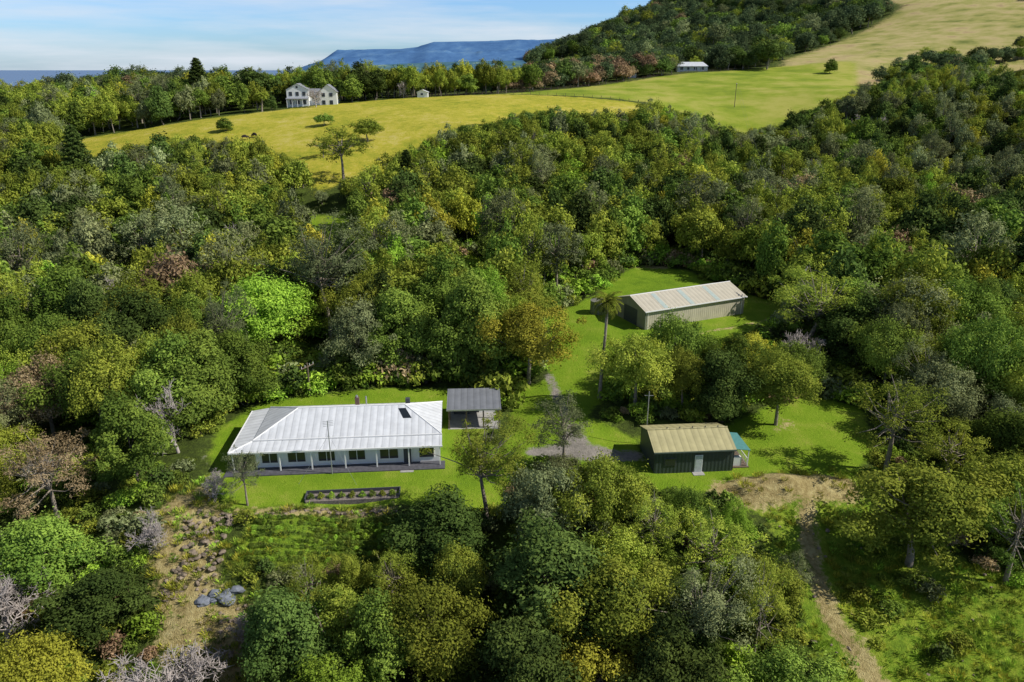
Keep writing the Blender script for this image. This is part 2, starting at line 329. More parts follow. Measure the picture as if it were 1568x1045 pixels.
# ------------------------------------------------------------------ instancer (geometry nodes)
def proto_coll(cname,items):
    col=bpy.data.collections.new(cname)
    for i,(mk,lk) in enumerate(items):
        o=bpy.data.objects.new('%s_%02d'%(cname,i),M[mk]);col.objects.link(o)
        if lk:
            o.material_slots[1].link='OBJECT';o.material_slots[1].material=LM[lk]
    return col
def instancer(name,col,pts,idx,rz,sc):
    me=bpy.data.meshes.new(name);n=len(pts);me.vertices.add(n);me.vertices.foreach_set('co',np.asarray(pts,np.float32).ravel())
    a=me.attributes.new('idx','INT','POINT');a.data.foreach_set('value',np.asarray(idx,np.int32))
    rot=np.zeros((n,3),np.float32);rot[:,2]=rz;rot[:,:2]=rng.normal(0,.07,(n,2))
    a=me.attributes.new('rot','FLOAT_VECTOR','POINT');a.data.foreach_set('vector',rot.ravel())
    a=me.attributes.new('scl','FLOAT_VECTOR','POINT');a.data.foreach_set('vector',np.asarray(sc,np.float32).ravel())
    o=bpy.data.objects.new(name,me);S.collection.objects.link(o)
    g=bpy.data.node_groups.new(name+'_scatter','GeometryNodeTree')
    g.interface.new_socket('Geometry',in_out='INPUT',socket_type='NodeSocketGeometry');g.interface.new_socket('Geometry',in_out='OUTPUT',socket_type='NodeSocketGeometry')
    gi=g.nodes.new('NodeGroupInput');go=g.nodes.new('NodeGroupOutput')
    ci=g.nodes.new('GeometryNodeCollectionInfo');ci.inputs['Collection'].default_value=col;ci.inputs['Separate Children'].default_value=True;ci.inputs['Reset Children'].default_value=True
    ip=g.nodes.new('GeometryNodeInstanceOnPoints');ip.inputs['Pick Instance'].default_value=True
    def na(nm,t):
        x=g.nodes.new('GeometryNodeInputNamedAttribute');x.data_type=t;x.inputs['Name'].default_value=nm;return x.outputs['Attribute']
    L=g.links.new
    L(gi.outputs[0],ip.inputs['Points']);L(ci.outputs[0],ip.inputs['Instance']);L(na('idx','INT'),ip.inputs['Instance Index'])
    L(na('rot','FLOAT_VECTOR'),ip.inputs['Rotation']);L(na('scl','FLOAT_VECTOR'),ip.inputs['Scale']);L(ip.outputs[0],go.inputs[0])
    md=o.modifiers.new('scatter','NODES');md.node_group=g
    return o
# ------------------------------------------------------------------ individual trees
hero=[]
BH={k:(v['h'],v['R']) for k,v in SPEC.items()};BH.update(bareA=(7,3.6),bareB=(7,3.6),conif=(16,4),shrubA=(1.3,1.2),shrubB=(1.1,1.3),shrubC=(1.6,1.0))
def T(nm,x,y,mk,lk,h,R,rz=None,z=None):
    bh=BH[mk];me=M[mk+'M'] if y>190 and mk+'M' in M else M[mk]
    o=bpy.data.objects.new(nm,me);S.collection.objects.link(o)
    if mk[:4]!='bare':
        o.material_slots[1].link='OBJECT';o.material_slots[1].material=LM[lk]
    o.location=(x,y,(h1(x,y) if z is None else z)-.1);o.rotation_euler=(0,0,random.uniform(0,6.28) if rz is None else rz)
    o.scale=(R/bh[1],R/bh[1],h/bh[0]);hero.append((x,y,R));return o
for t in [('wattle_tree',-34.6,98.5,'domeA','lime',12,6.8),('gum_tree',-27.2,105,'gumA','grey',19,6.4),('fig_tree',-15.1,94.5,'roundA','green',11,5),
 ('fig_tree',-10.7,102.5,'roundB','green',12,4.6),('wattle_tree',-4,98.5,'domeD','lime',13,4.6),('silky_oak_tree',2.2,90,'domeD','yellow',11,5.2),
 ('wattle_tree',-20.8,124.9,'roundB','lime',11,3.4),('wattle_tree',15.1,82.4,'domeB','olive',9.5,4.4),('wattle_tree',20.9,88.4,'domeC','green',10,4.4),
 ('fig_tree',25,79.5,'roundA','dark',8.5,3.6),('wattle_tree',31.3,79,'domeA','olive',9,4.1),('bare_tree',38.7,91,'bareA',None,8,4.6),('wattle_tree',36,87,'domeB','green',7,3.4),
 ('gum_tree',5.4,68.5,'gumB','grey',9,3.4),('gum_tree',-2.4,60.6,'gumA','olive',12,3.8),('gum_tree',3,58,'domeC','grey',9,4),
 ('wattle_tree',8.3,58.3,'domeB','olive',9.5,3.9),('wattle_tree',12.5,55.2,'gumB','olive',9,2.8),('fig_tree',3.2,50,'roundB','dark',10.5,5.2),
 ('wattle_tree',8.3,47,'domeD','olive',9.5,4.6),('gum_tree',17,52.6,'gumB','olive',9.5,3.8),('gum_tree',40.3,70,'gumB','olive',11.5,5),
 ('wattle_tree',36.4,56.6,'domeD','olive',10.5,6),('wattle_tree',45.8,60,'domeC','olive',9,4.4),('gum_tree',44,54.5,'gumB','green',10,4),
 ('gum_tree',-25.8,62.2,'gumB','grey',6.5,1.9),('bare_tree',-36.8,72.5,'bareB',None,9.5,3.8),('liquidambar_tree',-55,79.5,'domeA','russet',10,5),
 ('liquidambar_tree',-44.5,62,'gumB','russet',11,4.2),('fig_tree',-38.2,66.4,'roundB','green',10,3.8),('gum_tree',-51.5,96.9,'gumA','yellow',12,4.2),
 ('gum_tree',-94,138,'gumA','grey',14,6),('bare_tree',-25.8,43.4,'bareA',None,9.5,5.4),('wattle_tree',-35,42.5,'domeA','yellow',8.5,3.8),('bare_tree',-42,49,'bareB',None,9,4.2),('bare_tree',-70,108,'bareA',None,12,5.5),
 ('fig_tree',-17.8,46.2,'roundA','dark',8.2,3.5),('fig_tree',-9.7,45.6,'roundB','green',8,3.1),('tea_tree',-13.2,47.4,'slim','olive',7.6,1.9),
 ('wattle_tree',-13.4,40.6,'domeC','lime',7,4.3),('fig_tree',1,42.5,'roundA','dark',9,3.8),('gum_tree',19,46,'gumB','olive',11.5,2.4),('gum_tree',24.5,53,'gumB','grey',5,1.8),
 ('wattle_tree',-45,238,'domeA','olive',7,5),('hoop_pine_tree',-118,205,'conif','dark',19,5.5),('hoop_pine_tree',-132,330,'conif','dark',21,6.5),('gum_tree',-46,205,'gumA','olive',15,7),
 ('gum_tree',-56,225,'gumB','green',6,3),('fig_tree',-104,318,'roundB','dark',15,8),('fig_tree',-116,314,'roundA','green',12,7),('fig_tree',-66,321,'roundA','green',10,5),('bare_tree',-77,305,'bareA',None,9,4),
 ('fig_tree',-58,330,'roundB','dark',12,6),('wattle_tree',-95,305,'roundA','dark',5,3),('fig_tree',152,470,'domeA','dark',17,10),('fig_tree',135,478,'roundB','dark',13,8),('wattle_tree',178,440,'roundA','green',7,4),('bare_tree',130,290,'bareB',None,10,6),
 ('bare_tree',-29.5,63,'bareA',None,3.6,2),('bare_tree',-33,57.5,'bareB',None,4.5,2.4),('bare_tree',-22,48.5,'bareA',None,4,2.2),('bare_tree',-47,56,'bareB',None,8,3.6),
 ('wattle_tree',-98,262,'roundA','green',4,3),('wattle_tree',-64,262,'domeC','green',4,3.5)]: T(*t)
heroA=np.array(hero)
# ------------------------------------------------------------------ forest scatter
vis=['bk','lm','ld','ls','lr','lo','fi','gr','hi','c1','c2','c3','ve','ro','dr','far']
BLD=[(-18,75,13,7,3.0),(-4.7,81,4,3,2),(19.5,71.5,6,4,2.5),(27,113,11,6,3),(-80,314,12,7,2),(108,470,10,5,2),(-36.8,73,2.5,2.5,0),(-27.2,103,2.5,2.5,0),(-25.8,44.5,3,3,0),(2.2,89,2,2,0),(36.4,56,3,3,0),(-55,80,2.5,2.5,0)]
def keep_h(x,y,dmax=120):
    hm=np.full(x.shape,30.0);r=np.hypot(x,y);g0=H(x,y)
    for d in np.concatenate([np.arange(1.5,24,1.5),np.geomspace(25,dmax,16)]):
        px,py=x*(1+d/r),y*(1+d/r)
        ok=np.zeros(x.shape,bool)
        for k in vis: ok|=inside(Z[k],px,py)
        for bx,by,hx,hy,_ in BLD: ok|=(np.abs(px-bx)<hx)&(np.abs(py-by)<hy)
        g=H(px,py);lim=g+(40-g)*d/(r+d)-g0
        hm=np.where(ok,np.minimum(hm,lim),hm)
    return hm
def clear_d(x,y):
    d=np.full(x.shape,1e9)
    for k in vis:
        if k in('hi','far'): continue
        d=np.minimum(d,sdf(Z[k],x,y))
    for bx,by,hx,hy,_ in BLD: d=np.minimum(d,np.maximum(np.abs(x-bx)-hx,np.abs(y-by)-hy))
    return d
def jgrid(x0,x1,y0,y1,s):
    a,b=np.meshgrid(np.arange(x0,x1,s),np.arange(y0,y1,s*.9));a=a+(np.arange(a.shape[0])%2)[:,None]*s*.5
    a=a+rng.uniform(-.42,.42,a.shape)*s;b=b+rng.uniform(-.42,.42,b.shape)*s
    x,y=a.ravel(),b.ravel();k=np.abs(x)<.78*y+22;return x[k],y[k]
def lowf(x,y,s,o): return np.array([mnoise.noise(Vector((a/s+o,b/s,o))) for a,b in zip(x,y)])
KN=[('domeA','olive'),('domeB','olive'),('domeC','yellow'),('domeB','green'),('roundA','green'),('roundB','green'),('roundA','dark'),('roundB','dark'),
 ('gumA','grey'),('gumB','olive'),('gumA','olive'),('domeD','lime'),('domeC','grey'),('domeA','russet'),('bareA',None),('bareB',None),('conif','dark'),('domeD','green'),('domeC','olive'),('domeD','grey'),('domeD','olive')]
nk=len(KN);cN=proto_coll('forest_kinds',KN+[((k+'M') if k+'M' in M else k,l) for k,l in KN])
x,y=jgrid(-150,160,34,200,5.8)
cd=clear_d(x,y);hk=keep_h(x,y);hd=np.min(np.hypot(x[:,None]-heroA[:,0],y[:,None]-heroA[:,1])-heroA[:,2]*.75,axis=1)
ok=(cd>1.8)&(hk>2.8)&(hd>1.2);x,y,hk,cd=x[ok],y[ok],hk[ok],cd[ok]
x2,y2=jgrid(-330,340,200,372,7.0);c2=clear_d(x2,y2);h2=keep_h(x2,y2);hd=np.min(np.hypot(x2[:,None]-heroA[:,0],y2[:,None]-heroA[:,1])-heroA[:,2]*.75,axis=1)
ok=(c2>2)&(h2>3)&(hd>1);x=np.r_[x,x2[ok]];y=np.r_[y,y2[ok]];hk=np.r_[hk,h2[ok]]
ok=~((x>130)&(y>335)&(rng.random(len(x))<.5));x,y,hk=x[ok],y[ok],hk[ok]
l1=lowf(x,y,26,3.1);l2=lowf(x,y,40,9.7)
idx=[];sc=[]
for i in range(len(x)):
    X_,Y_=x[i],y[i]
    wt=np.array([3,3,1.0,1.8,1.8,1.8,1.8,1.8,1.3,.9,.9,.7,1.4,.22,.45,.4,.06,2,2,1.4,2.5],float)
    if l1[i]>.12: wt[[0,1,2,18,20]]*=3
    if l1[i]<-.15: wt[[6,7,4,5]]*=2.5
    if l2[i]>.2: wt[[8,12,10,19]]*=3.0
    if X_>62 and Y_>105: wt[[6,7]]*=2.0;wt[[8,12,19]]*=2.5;wt[[0,1]]*=.7
    if 15<X_<80 and 120<Y_<210: wt[[0,1,2,18,20]]*=2.4
    if X_<-34 and Y_<95: wt[13]=1.2;wt[[14,15]]=1.1;wt[[8,9]]*=2
    if X_<-60 and 95<Y_<160: wt[[8,12,10,19]]*=2.5;wt[14]=1.0
    if Y_<62: wt[[0,1,2,18]]*=1.4;wt[[11]]*=2
    j=rng.choice(nk,p=wt/wt.sum());idx.append(j+(nk if Y_>105 else 0))
    Rt=rng.uniform(2.8,5.6)*(1 if Y_>75 else .78);ht=(rng.uniform(6.5,11.5)+Rt*.55)*(1 if Y_>75 else .72)
    if j in(8,9,10): ht*=1.25
    if j==16: ht*=1.6
    if j in(14,15): ht*=.9;Rt*=.95
    m_=min(1,hk[i]/ht*1.08);ht*=m_;Rt*=max(m_**.7,.35)
    bh=BH[KN[j][0]];sc.append((Rt/bh[1],Rt/bh[1]*rng.uniform(.8,1.2),ht/bh[0]))
instancer('forest',cN,np.stack([x,y,H(x,y)-.2],1),idx,rng.uniform(0,6.28,len(x)),sc)
# far forest
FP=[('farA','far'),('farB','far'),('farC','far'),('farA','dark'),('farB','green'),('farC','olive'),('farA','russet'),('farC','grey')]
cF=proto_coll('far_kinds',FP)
x,y=jgrid(-500,520,368,620,8.0);x2,y2=jgrid(-300,900,615,1320,12.0);k=(x2>-160)|(y2<900);x2,y2=x2[k],y2[k]
s_=np.r_[np.ones(len(x)),np.full(len(x2),1.5)];x=np.r_[x,x2];y=np.r_[y,y2]
cd=clear_d(x,y);hh=np.minimum(sdf(Z['hi'],x,y),sdf(Z['far'],x,y));sh=sdf(Z['hs'],x,y);hk=keep_h(x,y,90)
l=lowf(x,y,60,2.2);l3=lowf(x,y,22,6.2)
zz_=(sh<0)&(l3>-.02);hk=np.where(zz_,np.maximum(hk,8),hk)
ok=(cd>3)&((hh>4)|(l>.30)|zz_|(rng.random(len(x))<.045))&((hk>4)|(hh<4)&(hk>2))
ok&=(sh>0)|zz_
ok&=~((x>-120)&(x<0)&(y>640)&(y<900)&(l<.1))
x,y,s_,hk,hh,l3=x[ok],y[ok],s_[ok],hk[ok],hh[ok],l3[ok]
# crest trees stay low enough for the mountain to show over them
az=x/y;top=np.where((az>-.40)&(az<.02),rng.uniform(32,39.5,len(x)),99+y)-H(x,y)
hk=np.minimum(hk,top);ok=(hk>1.5)&~((y<450)&(x<0)&(l3>.16));x,y,s_,hk=x[ok],y[ok],s_[ok],hk[ok]
idx=rng.choice(8,len(x),p=[.24,.24,.16,.13,.11,.06,.01,.05])
pk=(x>-15)&(x<85)&(y>352)&(y<480)&(rng.random(len(x))<.6);idx[pk]=6
sz=rng.uniform(.7,1.3,len(x))*s_
hz=sz*rng.uniform(.7,1.15,len(x));hz=np.minimum(hz,hk/10*1.1);sz=np.minimum(sz,np.maximum(hz*1.6,.4))
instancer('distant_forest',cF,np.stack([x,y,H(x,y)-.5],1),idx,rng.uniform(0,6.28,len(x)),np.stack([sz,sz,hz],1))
# undergrowth
cU=proto_coll('undergrowth_kinds',[('shrubA','green'),('shrubB','olive'),('shrubC','dark'),('shrubA','lime'),('shrubB','grey'),('shrubC','green'),('shrubA','russet')])
x,y=jgrid(-72,72,38,165,2.0);cd=clear_d(x,y);hk=keep_h(x,y,30)
cdl=np.minimum(sdf(Z['lo'],x,y),sdf(Z['ro'],x,y))
ok=((cd>.5)&(hk>.3))|((cdl<0)&(rng.random(len(x))<.16)&(lined(PATH,x,y)>1.5))
ok&=(cd<8)|((y<112)&(rng.random(len(x))<.3))
x,y,hk,cd=x[ok],y[ok],np.minimum(np.maximum(hk[ok],.5),6),cd[ok]
sz=rng.uniform(.6,1.5,len(x))*np.where((cd>1)&(cd<9)&(hk>3)&(y>85),2.0,1);hz=np.minimum(sz*rng.uniform(.7,1.3,len(x)),hk/1.2)
uk=rng.choice(7,len(x),p=[.26,.2,.12,.18,.1,.1,.04]);q_=(x<-20)&(y<62)&(rng.random(len(x))<.4);uk[q_]=rng.choice([4,6,1],int(q_.sum()),p=[.5,.25,.25])
instancer('undergrowth',cU,np.stack([x,y,H(x,y)-.05],1),uk,rng.uniform(0,6.28,len(x)),np.stack([sz,sz,hz],1))
# grass tufts on rough slopes
cG=proto_coll('tuft_kinds',[('tuftA','lime'),('tuftB','olive'),('tuftA','green'),('tuftB','yellow')])
x,y=jgrid(-34,62,40,72,.8);d=np.minimum(sdf(Z['lo'],x,y),np.minimum(sdf(Z['ve'],x,y),sdf(Z['ro'],x,y)-0.5))
bd=lined(BERM,x,y);d=np.where(bd<2.4,np.where(rng.random(len(x))<.35,0,9),d)
ok=(d<1.0)&(rng.random(len(x))<.7)&(lined(PATH,x,y)>1.2);x,y,bd=x[ok],y[ok],bd[ok];sz=rng.uniform(.4,1.1,len(x))
gk=rng.choice(4,len(x),p=[.35,.3,.15,.2]);gk[bd<2.4]=3
instancer('grass_tufts',cG,np.stack([x,y,H(x,y)],1),gk,rng.uniform(0,6.28,len(x)),np.stack([sz,sz,sz],1))
# crop rows
pts=[]
for r_ in range(8):
    for t in np.arange(0,13.5,.42): pts.append((-24.4+t+.06*r_,60.7-r_*.6+t*.02+random.uniform(-.06,.06)))
pts=np.array(pts);sz=rng.uniform(.22,.36,len(pts))
instancer('vegetable_rows',cU,np.stack([pts[:,0],pts[:,1],H(pts[:,0],pts[:,1])],1),rng.choice([0,3,5],len(pts)),rng.uniform(0,6.28,len(pts)),np.stack([sz,sz,sz*1.2],1))
# ------------------------------------------------------------------ building helpers
def empty(name,x,y,z,rot=0):
    o=bpy.data.objects.new(name,None);S.collection.objects.link(o);o.location=(x,y,z);o.rotation_euler=(0,0,rot);o.empty_display_size=.5;return o
def pm(name,V,Fs,mat,par=None):
    me=bpy.data.meshes.new(name);me.from_pydata([tuple(v) for v in V],[],Fs);me.materials.append(mat);me.update()
    o=bpy.data.objects.new(name,me);S.collection.objects.link(o)
    if par: o.parent=par
    return o
def box(name,x0,x1,y0,y1,z0,z1,mat,par=None):
    V=[(x0,y0,z0),(x1,y0,z0),(x1,y1,z0),(x0,y1,z0),(x0,y0,z1),(x1,y0,z1),(x1,y1,z1),(x0,y1,z1)]
    return pm(name,V,[(0,3,2,1),(4,5,6,7),(0,1,5,4),(1,2,6,5),(2,3,7,6),(3,0,4,7)],mat,par)
def slab(name,pts,th,mat,par=None):
    n=len(pts);V=list(pts)+[(p[0],p[1],p[2]-th) for p in pts]
    return pm(name,V,[tuple(range(n)),tuple(range(2*n-1,n-1,-1))]+[(i,i+n,(i+1)%n+n,(i+1)%n) for i in range(n)],mat,par)
def rod(name,a,b_,r,mat,par=None,k=8,r2=None):
    V,Q=tube([a,b_],[r,r if r2 is None else r2],k);V=list(map(tuple,V));Fs=[tuple(q) for q in Q.tolist()]+[tuple(range(k-1,-1,-1)),tuple(range(k,2*k))]
    return pm(name,V,Fs,mat,par)
def metalroof(name,col,axis='X',rough=.45,pan=.76,metal=0.0,var=.12):
    m,nt,b=newmat(name);tc=N(nt,'ShaderNodeTexCoord');wv=N(nt,'ShaderNodeTexWave',wave_type='BANDS',bands_direction=axis)
    wv.inputs['Scale'].default_value=.314/pan;wv.inputs['Distortion'].default_value=0
    nt.links.new(tc.outputs['Object'],wv.inputs['Vector'])
    n=noise(nt,tc.outputs['Object'],.9,5,.6)
    c=ramp(nt,n,[(.3,tuple(v*(1-var) for v in col)),(.7,tuple(min(.9,v*(1+var)) for v in col))])
    seam=ramp(nt,wv.outputs['Fac'],[(.0,(.72,.72,.72)),(.12,(1,1,1))])
    c=mixc(nt,.8,c,seam,'MULTIPLY')
    nt.links.new(c,b.inputs['Base Color']);b.inputs['Roughness'].default_value=rough;b.inputs['Metallic'].default_value=metal
    bp=N(nt,'ShaderNodeBump');bp.inputs['Strength'].default_value=.5;bp.inputs['Distance'].default_value=.04
    nt.links.new(wv.outputs['Fac'],bp.inputs['Height']);nt.links.new(bp.outputs[0],b.inputs['Normal']);return m
white=simple('white_paint',(.80,.80,.78),.6,.04,1.5);glass=simple('window_glass',(.02,.025,.03),.08,.1,1,spec=.6)
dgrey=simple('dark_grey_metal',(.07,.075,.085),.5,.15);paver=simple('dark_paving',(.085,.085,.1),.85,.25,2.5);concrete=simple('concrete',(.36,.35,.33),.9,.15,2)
roofw=metalroof('white_metal_roof',(.62,.64,.66),'X',.45);timber=simple('timber',(.14,.105,.075),.85,.3,3,bump=.3)
brick=simple('chimney_brick',(.16,.10,.075),.9,.25,6,bump=.3);steel=simple('galvanised_steel',(.4,.41,.42),.4,.1,3,metal=.5)
# main house
hs=empty('white_farmhouse',-18.0,74.6,0.0,R_(4.5))
FW=-4.55
box('walls',-9.6,9.8,FW,4.2,-.6,2.32,white,hs)
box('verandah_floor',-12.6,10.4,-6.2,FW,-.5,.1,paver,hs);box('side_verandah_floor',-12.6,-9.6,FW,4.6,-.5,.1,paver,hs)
x0,x1,y0,y1,ze,zr=-9.9,10.1,-3.5,4.8,2.85,4.55
slab('roof_front',[(x0,y0,ze),(x1,y0,ze),(x1-4.1,(y0+y1)/2,zr),(x0+4.1,(y0+y1)/2,zr)],.09,roofw,hs)
slab('roof_back',[(x1,y1,ze),(x0,y1,ze),(x0+4.1,(y0+y1)/2,zr),(x1-4.1,(y0+y1)/2,zr)],.09,roofw,hs)
roofy=metalroof('white_metal_roof_hip',(.62,.64,.66),'Y',.45)
slab('roof_left_hip',[(x0,y1,ze),(x0,y0,ze),(x0+4.1,(y0+y1)/2,zr)],.09,roofy,hs);slab('roof_right_hip',[(x1,y0,ze),(x1,y1,ze),(x1-4.1,(y0+y1)/2,zr)],.09,roofy,hs)
slab('verandah_roof_front',[(-12.0,-5.4,2.42),(10.15,-5.4,2.42),(10.15,-3.52,2.76),(-9.92,-3.52,2.76)],.06,roofw,hs)
slab('verandah_roof_left',[(-12.0,4.8,2.42),(-12.0,-5.4,2.42),(-9.92,-3.52,2.76),(-9.92,4.8,2.76)],.06,roofy,hs)
box('fascia_front',-12.05,10.2,-5.52,-5.41,2.26,2.44,white,hs);box('fascia_left',-12.12,-12.01,-5.4,4.8,2.26,2.44,white,hs)
box('fascia_upper',-9.95,10.15,-3.62,-3.53,2.77,2.9,white,hs)
rod('ridge_cap',(x0+4.1,.65,zr+.02),(x1-4.1,.65,zr+.02),.09,white,hs)
for i,(a,b_) in enumerate([((x0,y0,ze),(x0+4.1,.65,zr)),((x0,y1,ze),(x0+4.1,.65,zr)),((x1,y0,ze),(x1-4.1,.65,zr)),((x1,y1,ze),(x1-4.1,.65,zr)),((-12,-5.4,2.42),(-9.92,-3.5,2.78))]): rod('hip_cap_%d'%i,a,b_,.07,white,hs)
for i,xx in enumerate([-11.7,-6.9,-3.6,-.1,3.2,6.6,9.9]): box('verandah_post_%d'%i,xx-.06,xx+.06,-5.4,-5.28,.1,2.3,white,hs)
for i,yy in enumerate([-1.8,1.5,4.4]): box('side_post_%d'%i,-11.77,-11.63,yy-.07,yy+.07,.1,2.3,white,hs)
for i,(xx,ww) in enumerate([(-8.9,1.6),(-6.2,1.8),(-3.0,1.7),(.2,1.7),(3.5,1.9)]):
    f=FW
    box('window_frame_%d'%i,xx-.08,xx+ww+.08,f-.07,f-.002,.6,2.05,white,hs);box('window_pane_%d'%i,xx,xx+ww,f-.09,f-.072,.68,1.97,glass,hs)
    box('window_mullion_%d'%i,xx+ww/2-.03,xx+ww/2+.03,f-.12,f-.092,.68,1.97,white,hs)
box('door_frame',5.9,6.9,FW-.07,FW-.002,.1,2.15,white,hs);box('front_door',6.0,6.8,FW-.1,FW-.072,.12,2.06,dgrey,hs)
box('wing_window_frame',7.6,9.3,FW-.07,FW-.002,.6,2.05,white,hs);box('wing_window_pane',7.68,9.22,FW-.1,FW-.072,.68,1.97,glass,hs)
box('step',5.7,7.1,-6.6,-6.21,-.4,.04,concrete,hs)
for i,yy in enumerate([-1.5,1.5]): box('end_window_%d'%i,9.8,9.83,yy,yy+1.3,.8,2.0,glass,hs)
box('chimney',0.3,.75,1.9,2.35,3.3,4.95,brick,hs);rod('chimney_pot',(.52,2.1,4.95),(.52,2.1,5.2),.12,steel,hs)
box('flue_box',6.0,6.5,1.6,2.1,3.3,4.75,dgrey,hs);rod('flue',(1.5,2.4,3.4),(1.5,2.4,4.9),.09,steel,hs)
slab('skylight',[(6.0,-1.6,3.62),(7.0,-1.6,3.62),(6.1,.1,4.36),(5.3,.1,4.36)],.03,glass,hs)
pole=empty('antenna_mast',-18.9,68.2,0.0);rod('mast',(0,0,-.3),(0,0,6.2),.05,steel,pole)
for i in range(4): rod('antenna_rod_%d'%i,(-.5,.0,6.1-i*.18),(.5,.25,6.1-i*.18),.02,steel,pole,5)
for i,(a,b_) in enumerate([(-3,-2.2),(3,-2.2)]): rod('guy_wire_%d'%i,(0,0,4.6),(a,b_,0),.012,steel,pole,4)
# carport
cp=empty('carport',-4.6,81.2,0.0,R_(3))
roofd=metalroof('dark_metal_roof',(.19,.20,.22),'X',.5)
slab('roof',[(-3.2,-2.6,2.55),(3.2,-2.6,2.55),(3.2,2.6,2.95),(-3.2,2.6,2.95)],.09,roofd,cp)
for i,(a,b_) in enumerate([(-2.95,-2.4),(-.9,-2.4),(1.1,-2.4),(2.95,-2.4),(-2.95,0),(2.95,0)]): box('post_%d'%i,a-.08,a+.08,b_-.08,b_+.08,-.3,2.42,timber,cp)
box('back_wall',-3,3,2.3,2.42,-.3,2.8,timber,cp)
box('floor',-3.1,3.1,-2.6,2.29,-.3,.02,concrete,cp);box('workbench',-2.5,-.6,1.4,2.2,.02,.9,dgrey,cp);box('shelf',.6,2.6,1.8,2.25,.02,1.6,white,cp);box('fascia',-3.22,3.22,-2.7,-2.61,2.4,2.58,steel,cp)
# long shed
ls=empty('long_farm_shed',20.3,106.9,2.5,math.atan2(8.0,17.3))
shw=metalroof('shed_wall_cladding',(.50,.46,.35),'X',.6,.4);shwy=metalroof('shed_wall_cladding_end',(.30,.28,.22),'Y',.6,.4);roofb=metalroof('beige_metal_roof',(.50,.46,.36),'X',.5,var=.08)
Lx,Ly,e,rg=19.2,8.2,3.0,4.3
pm('front_wall',[(0,0,-1),(Lx,0,-1),(Lx,0,e),(0,0,e)],[(0,1,2,3)],shw,ls);pm('back_wall',[(Lx,Ly,-1),(0,Ly,-1),(0,Ly,e),(Lx,Ly,e)],[(0,1,2,3)],shw,ls)
pm('left_gable',[(0,Ly,-1),(0,0,-1),(0,0,e),(0,Ly/2,rg-.02),(0,Ly,e)],[(0,1,2,3,4)],shwy,ls);pm('right_gable',[(Lx,0,-1),(Lx,Ly,-1),(Lx,Ly,e),(Lx,Ly/2,rg-.02),(Lx,0,e)],[(0,1,2,3,4)],shwy,ls)
ov=.25
slab('roof_front',[(-ov,-ov,e-.03),(Lx+ov,-ov,e-.03),(Lx+ov,Ly/2,rg+.05),(-ov,Ly/2,rg+.05)],.06,roofb,ls);slab('roof_back',[(Lx+ov,Ly+ov,e-.03),(-ov,Ly+ov,e-.03),(-ov,Ly/2,rg+.05),(Lx+ov,Ly/2,rg+.05)],.06,roofb,ls)
trans=simple('translucent_roof_sheet',(.40,.47,.43),.4,.08)
sl=(rg+.08-e)/(Ly/2+ov)
for i,xx in enumerate([3.4,8.4,13.4]):
    ya,yb=-.1,Ly/2-.25;za=lambda yy:e-.03+sl*(yy+ov)+.02
    slab('rooflight_%d'%i,[(xx,ya,za(ya)),(xx+.8,ya,za(ya)),(xx+.8,yb,za(yb)),(xx,yb,za(yb))],.015,trans,ls)
    slab('rooflight_back_%d'%i,[(xx,Ly-ya,za(ya)),(xx,Ly-yb,za(yb)),(xx+.8,Ly-yb,za(yb)),(xx+.8,Ly-ya,za(ya))],.015,trans,ls)
rod('ridge_cap',(-ov,Ly/2,rg+.08),(Lx+ov,Ly/2,rg+.08),.08,white,ls);box('gutter',-ov,Lx+ov,-ov-.14,-ov-.01,e-.16,e-.02,white,ls);box('roller_door',-.04,-.005,2.2,5.8,-.3,2.6,dgrey,ls)
box('corner_trim',-.05,.05,-.06,-.004,-1,e-.1,simple('trim_green',(.09,.12,.09)),ls)
for i in range(2): rod('downpipe_%d'%i,((.4,18.6)[i],-.1,-.6),((.4,18.6)[i],-.1,e-.1),.05,white,ls)
tk=empty('water_tank',14.2,115.5,h1(14.2,115.5));rod('tank',(0,0,-.3),(0,0,2.1),1.4,simple('tank_grey_green',(.2,.2,.16)),tk,24);rod('tank_lid',(0,0,2.1),(0,0,2.4),1.4,simple('tank_lid_mat',(.22,.22,.18)),tk,24,.3)
# small green shed
ss=empty('green_shed',14.9,68.2,0.0,R_(4.5))
gw=metalroof('dark_green_cladding',(.035,.052,.047),'X',.55,.4);gwy=metalroof('dark_green_cladding_end',(.035,.052,.047),'Y',.55,.4);ro=metalroof('olive_beige_roof',(.42,.38,.19),'X',.55)
Lx,Ly,e,rg=8.5,6.0,2.65,3.6
pm('front_wall',[(0,0,-1),(Lx,0,-1),(Lx,0,e),(0,0,e)],[(0,1,2,3)],gw,ss);pm('back_wall',[(Lx,Ly,-1),(0,Ly,-1),(0,Ly,e),(Lx,Ly,e)],[(0,1,2,3)],gw,ss)
pm('left_gable',[(0,Ly,-1),(0,0,-1),(0,0,e),(0,Ly/2,rg-.02),(0,Ly,e)],[(0,1,2,3,4)],gwy,ss);pm('right_gable',[(Lx,0,-1),(Lx,Ly,-1),(Lx,Ly,e),(Lx,Ly/2,rg-.02),(Lx,0,e)],[(0,1,2,3,4)],gwy,ss)
ov=.15
slab('roof_front',[(-ov,-ov,e-.03),(Lx+ov,-ov,e-.03),(Lx+ov,Ly/2,rg+.05),(-ov,Ly/2,rg+.05)],.06,ro,ss);slab('roof_back',[(Lx+ov,Ly+ov,e-.03),(-ov,Ly+ov,e-.03),(-ov,Ly/2,rg+.05),(Lx+ov,Ly/2,rg+.05)],.06,ro,ss)
rod('ridge_cap',(-ov,Ly/2,rg+.07),(Lx+ov,Ly/2,rg+.07),.09,ro,ss);box('gutter',-ov,Lx+ov,-ov-.12,-ov-.01,e-.16,e-.03,simple('gutter_green',(.1,.13,.1)),ss)
